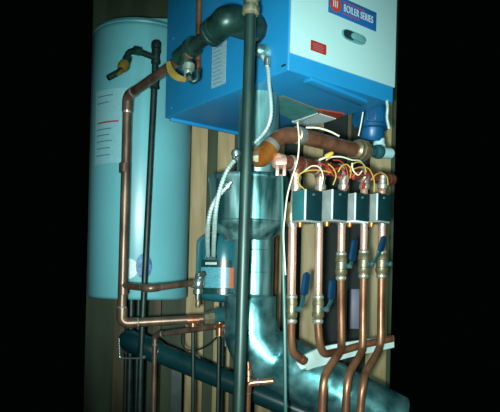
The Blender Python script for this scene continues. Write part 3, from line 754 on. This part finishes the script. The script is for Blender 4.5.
        bm = BM(); qd = cb_ + A*bw*.45 + B*bd*.97 + Z*.03; qd = V((qd.x, qd.y, pc.z)); tube(bm, [pc, qd], .012, 12); lathe(bm, pc + Z*.03, pc - Z*.035, ((0, rz*1.2), (.3, rz*1.5), (.7, rz*1.5), (1, rz*1.2)), 16); build('valve_body', bm, 'brass', zv)

# ------------------------------------------------------------------ wires
WG = 'loose wires around the header'
wl = [
 ('wire', [(297.5, 122, 1.38), (299, 140, 1.37), (297.5, 160, 1.37), (292, 178, 1.37), (287.5, 195, 1.37), (285, 215, 1.37), (283.5, 236, 1.37), (285.5, 275, 1.37)], .0028, 'wirew', 'long white wire curving down left of the zone valve boxes'),
 ('wire', [(306, 127.5, 1.41), (318, 128, 1.41), (330, 131.5, 1.42), (339, 136, 1.43)], .0034, 'wirew', 'short white wire just above the thick copper pipe'),
 ('wire', [(326, 160, 1.44), (332, 157, 1.44), (342, 157, 1.45), (352, 160, 1.47), (360, 161, 1.5), (366, 168, 1.53)], .0028, 'wirew', 'white wire arching over the header from the yellow wire nut'),
 ('wire', [(301, 187, 1.39), (298, 181, 1.38), (300, 174, 1.38), (309, 170.5, 1.39), (322, 170.5, 1.42), (332, 173, 1.44)], .0028, 'wirey', 'yellow wire looping over the leftmost zone valve box'),
 ('wire', [(304, 189, 1.40), (300, 185, 1.39), (297.5, 180, 1.385)], .0024, 'wirey', 'short yellow wire end at the leftmost zone valve box'),
 ('wire', [(338, 172, 1.44), (342, 166, 1.44), (347, 164.5, 1.45), (351, 170, 1.46), (350, 178, 1.47)], .0024, 'wirey', 'yellow wire hoop above the third zone valve box'),
 ('wire', [(350, 172, 1.46), (352, 165, 1.46), (358, 162, 1.47), (364, 165, 1.49), (366, 172, 1.5)], .0024, 'wirey', 'yellow wire hoop above the fourth zone valve box'),
 ('wire', [(352, 163, 1.45), (353, 170, 1.45), (358, 175, 1.46), (362, 171, 1.47)], .0028, 'wirew', 'pale bent wire between the two yellow hoops'),
 ('wire', [(331, 163, 1.45), (326, 168, 1.44), (331, 171, 1.44), (339, 168, 1.45), (345, 173, 1.46), (341, 180, 1.46)], .0026, 'wirer', 'red wire curl right of the yellow wire nut'),
 ('wire', [(316, 166, 1.42), (322, 164, 1.42), (328, 167, 1.43), (334, 176, 1.44), (341, 176, 1.45)], .0026, 'wirer', 'red wire snaking along the left half of the header'),
 ('wire', [(352, 178, 1.47), (358, 172, 1.47), (364, 176, 1.49), (371, 173, 1.52), (377, 177, 1.55)], .0026, 'wirer', 'red wire snaking along the right half of the header'),
 ('wire', [(361, 190, 1.49), (362.5, 183, 1.49), (366, 178, 1.5), (367, 170, 1.51)], .0026, 'wirer', 'upright red wire above the fourth zone valve box'),
 ('wire', [(371, 180, 1.52), (376, 174.5, 1.53), (382, 173, 1.55), (387, 177, 1.57), (388, 185, 1.58)], .0024, 'wirey', 'yellow wire arch over the rightmost zone valve box'),
 ('wire', [(333, 185, 1.44), (336, 176, 1.44), (333, 168, 1.43), (328, 164, 1.42)], .0024, 'wirey', 'yellow wire rising behind the second zone valve box'),
 ('wire', [(303, 172, 1.385), (312, 166, 1.40), (320, 168, 1.41), (323, 177, 1.42), (321, 188, 1.42)], .0024, 'wirew', 'pale wire dropping to the second zone valve box from the left'),
 ('wire', [(333, 160, 1.44), (340, 161, 1.45), (346, 167, 1.46), (348, 180, 1.47), (345, 190, 1.47)], .0024, 'wirer', 'red wire dropping to the third zone valve box from the left'),
 ('wire', [(354, 169, 1.47), (361, 167, 1.49), (369, 169, 1.51), (374, 180, 1.53), (374, 192, 1.53)], .0024, 'wirey', 'yellow wire dropping behind the rightmost zone valve box'),
 ('wire', [(363, 112, 1.60), (361, 124, 1.60), (358.5, 136, 1.60)], .0028, 'wirew', 'short pale wire dangling left of the blue pump'),
]
for w in wl: wire(w[0], w[1], w[2]*.8, w[3], w[4], 'wire', WG)
wn = thing('wire_nut', P(329, 155, 1.43), 'small yellow wire nut above the header', 'wire nut')
bm = BM(); lathe(bm, P(325.5, 157.5, 1.43), P(333, 152.5, 1.43), ((0, .0075), (.15, .009), (.7, .0075), (1, .004)), 10); build('cap', bm, 'wirey', wn)
bm = BM(); tube(bm, [P(319, 160, 1.425), P(326, 157.2, 1.43)], .003, 7); build('wire_tail', bm, 'wirew', wn)
# red terminal clips on header
for (x, y, lb) in ((328, 172, 'red terminal clip above the second zone valve box'), (353, 177, 'red terminal clip above the third zone valve box'), (363, 186, 'red terminal clip above the fourth zone valve box')):
    c = P(x, y, 1.44 + (x-328)*.0022); bm = BM(); box(bm, c, A*.014, B*.008, Z*.012, .002); box(bm, c + A*.004 - Z*.008, A*.005, B*.006, Z*.01, .001)
    tag(build('terminal_clip', bm, 'wirer'), lb, 'clip', 'red clips on the header')
# thin green tube
o = build('thin_tube', tube(BM(), smooth_path([P(281.5, 176, 1.375), P(282.5, 240, 1.375), P(284.5, 320, 1.375), P(285.5, 412, 1.375)], 6) + [down(P(285.5, 412, 1.375), 0)], PR(1.9, 1.375), 9), 'wireg'); tag(o, 'slim greenish tube dropping from the pinkish strap to the floor', 'tube')
# thin copper tube on the stud right of the stack
a = P(276.5, 236, 2.05); o = build('thin_copper_tube', tube(BM(), [a, down(P(274.5, 335, 2.05), 0)], PR(2.0, 2.05), 9), 'copper'); tag(o, 'slim copper tube just right of the galvanised stack', 'tube')

# ------------------------------------------------------------------ white rail over the duct
q = [P(297, 364, 1.515), P(304, 356, 1.53), P(322, 347.5, 1.585), P(346, 342.5, 1.64), P(370, 339, 1.70), P(394, 335.5, 1.76)]
hgt = [8, 15, 18, 16, 14.5, 13]
bm = BM(); sp = smooth_path(q, 6); nS = len(sp); prev = None
for k, p in enumerate(sp):
    f = k/(nS-1)*(len(hgt)-1); j = min(int(f), len(hgt)-2); h_ = PR(hgt[j] + (hgt[j+1]-hgt[j])*(f-j), 1.62)
    t = (sp[min(k+1, nS-1)]-sp[max(k-1, 0)]).normalized(); dn = (-Z - t*(-Z).dot(t)).normalized(); bk = V((-.35, .8, 0)).normalized()*.012
    cur = [bm.verts.new(v_) for v_ in (p, p + dn*h_, p + dn*h_ + bk, p + bk)]
    if prev:
        for m_ in range(4): bm.faces.new((prev[m_], prev[(m_+1) % 4], cur[(m_+1) % 4], cur[m_]))
    else: bm.faces.new(cur[::-1])
    prev = cur
bm.faces.new(prev)
tag(build('white_rail', bm, 'white_pvc'), 'curved white rail rising right over the galvanised duct behind the zone pipes', 'rail')

# ------------------------------------------------------------------ circulator pump at right
c = P(372, 124, 1.86); rpm = PR(14.5, 1.86)
pm = thing('circulator_pump', c, 'blue cast circulator pump under the right corner of the boiler', 'pump')
zt_, zb_ = HB + .002, P(372, 142, 1.86).z
def PZ(y): return (P(372, y, 1.86).z - zt_) / (zb_ - zt_)
bm = BM(); lathe(bm, down(c, zt_), down(c, zb_), ((0, rpm*.55), (PZ(106), rpm*.6), (PZ(107), rpm*.95), (PZ(109), rpm*1.0), (PZ(125), rpm*1.0), (PZ(126), rpm*1.08), (PZ(129), rpm*1.08), (PZ(130), rpm*.86), (PZ(138), rpm*.80), (1, rpm*.6)), 32); build('motor', bm, 'pump', pm)
for k in range(12):
    a_ = math.pi*2*k/12; rd_ = V((math.cos(a_), math.sin(a_), 0)); tn = V((-rd_.y, rd_.x, 0))
    build('cooling_fin', box(BM(), down(c, P(372, 124, 1.86).z) + rd_*rpm*.97 - tn*.003, tn*.006, rd_*.006, Z*(P(372, 110, 1.86).z - P(372, 124, 1.86).z), .001), 'pump', pm)
bm = BM(); a_ = P(357.5, 119, 1.83); lathe(bm, c - Z*(c.z - a_.z), a_, ((0, rpm*.5), (.8, rpm*.5), (.81, rpm*.62), (1, rpm*.55)), 20); build('volute', bm, 'pump', pm)
bm = BM(); c4 = down(P(379, 140, 1.86), zb_); lathe(bm, c4 + Z*.012, c4 - Z*.03, ((0, .022), (.5, .022), (.51, .026), (1, .026)), 16); build('flange', bm, 'white', pm)
o = build('corrugated_hose', corrugated(BM(), [P(386.5, 99, 1.66), P(387.5, 108, 1.66), P(387, 118, 1.66), P(389, 128, 1.68)], .006), 'chrome'); tag(o, 'short silver hose at the right edge beside the blue pump', 'hose')
# grey box on the wall
a, b = P(350, 329, 2.42), P(362, 289, 2.42)
gb = thing('wall_box', V((a.x, a.y, a.z)), 'dull grey box on the back wall behind the fourth zone pipe', 'box')
bm = BM(); box(bm, a, (b.x-a.x, 0, 0), (0, WY-a.y, 0), (0, 0, b.z-a.z), .004); build('body', bm, 'greybox', gb)
bm = BM(); box(bm, a + V((.003, -.004, .004)), (b.x-a.x-.006, 0, 0), (0, .004, 0), (0, 0, b.z-a.z-.008), .001); build('lid', bm, 'greybox', gb)
# small copper elbow below the duct
pts = [P(247, 360, 1.60), P(247.5, 384, 1.56), P(275, 378, 1.60)]
sb = thing('copper_stub', pts[1], 'small copper elbow poking out below the flue bend beside the iron pipe', 'pipe fitting')
pts = [down(P(248, 395, 1.52), 0), P(248, 383, 1.52), P(273, 381, 1.52)]
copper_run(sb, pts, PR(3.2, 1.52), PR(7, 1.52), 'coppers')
bm = BM(); c = P(248.5, 383, 1.52); lathe(bm, c, P(248, 362, 1.53), ((0, .009), (.3, .009), (.35, .012), (.6, .012), (.65, .009), (1, .009)), 14); build('upright', bm, 'coppers', sb)

# ------------------------------------------------------------------ light: the camera's flash, and two added, unseen fill lights
fld = bpy.data.lights.new('flash', 'SPOT'); fo = bpy.data.objects.new('flash', fld); COL.objects.link(fo)
fo.location = CAM + V((-.045, 0, -.03)); fld.energy = 340; fld.color = (.90, 1.0, .97); fld.shadow_soft_size = .025
fld.spot_size = math.radians(57); fld.spot_blend = 1.0
tgt = P(282, 215, 1.8); fo.rotation_euler = (tgt - fo.location).to_track_quat('-Z', 'Y').to_euler()
ld = bpy.data.lights.new('added_overhead_fill', 'AREA'); lo = bpy.data.objects.new('added_overhead_fill', ld); COL.objects.link(lo)  # unseen overhead area light, added for a teal ambient tint
ld.shape = 'RECTANGLE'; ld.size = 1.2; ld.size_y = .3; ld.energy = 5; ld.color = (.45, 1.0, .95)
lo.location = (.1, -.2, 2.6); lo.rotation_euler = (V((0, 2.0, 1.3)) - lo.location).to_track_quat('-Z', 'Y').to_euler()
l2 = bpy.data.lights.new('added_side_fill', 'AREA'); o2 = bpy.data.objects.new('added_side_fill', l2); COL.objects.link(o2)  # unseen area light at right, added for highlights on the metal
l2.shape = 'RECTANGLE'; l2.size = .22; l2.size_y = .9; l2.energy = 16; l2.color = (.62, 1.0, .96)
o2.location = (.95, .05, 1.35); o2.rotation_euler = (V((.0, 2.0, 1.2)) - o2.location).to_track_quat('-Z', 'Y').to_euler()
w = bpy.data.worlds.new('world'); SC.world = w; w.use_nodes = True
bg = w.node_tree.nodes['Background']; bg.inputs['Color'].default_value = (.0004, .0008, .0008, 1); bg.inputs['Strength'].default_value = 1
SC.view_settings.view_transform = 'Standard'; SC.view_settings.look = 'None'; SC.view_settings.gamma = 1; SC.view_settings.exposure = 0.0
SC.view_settings.use_curve_mapping = False
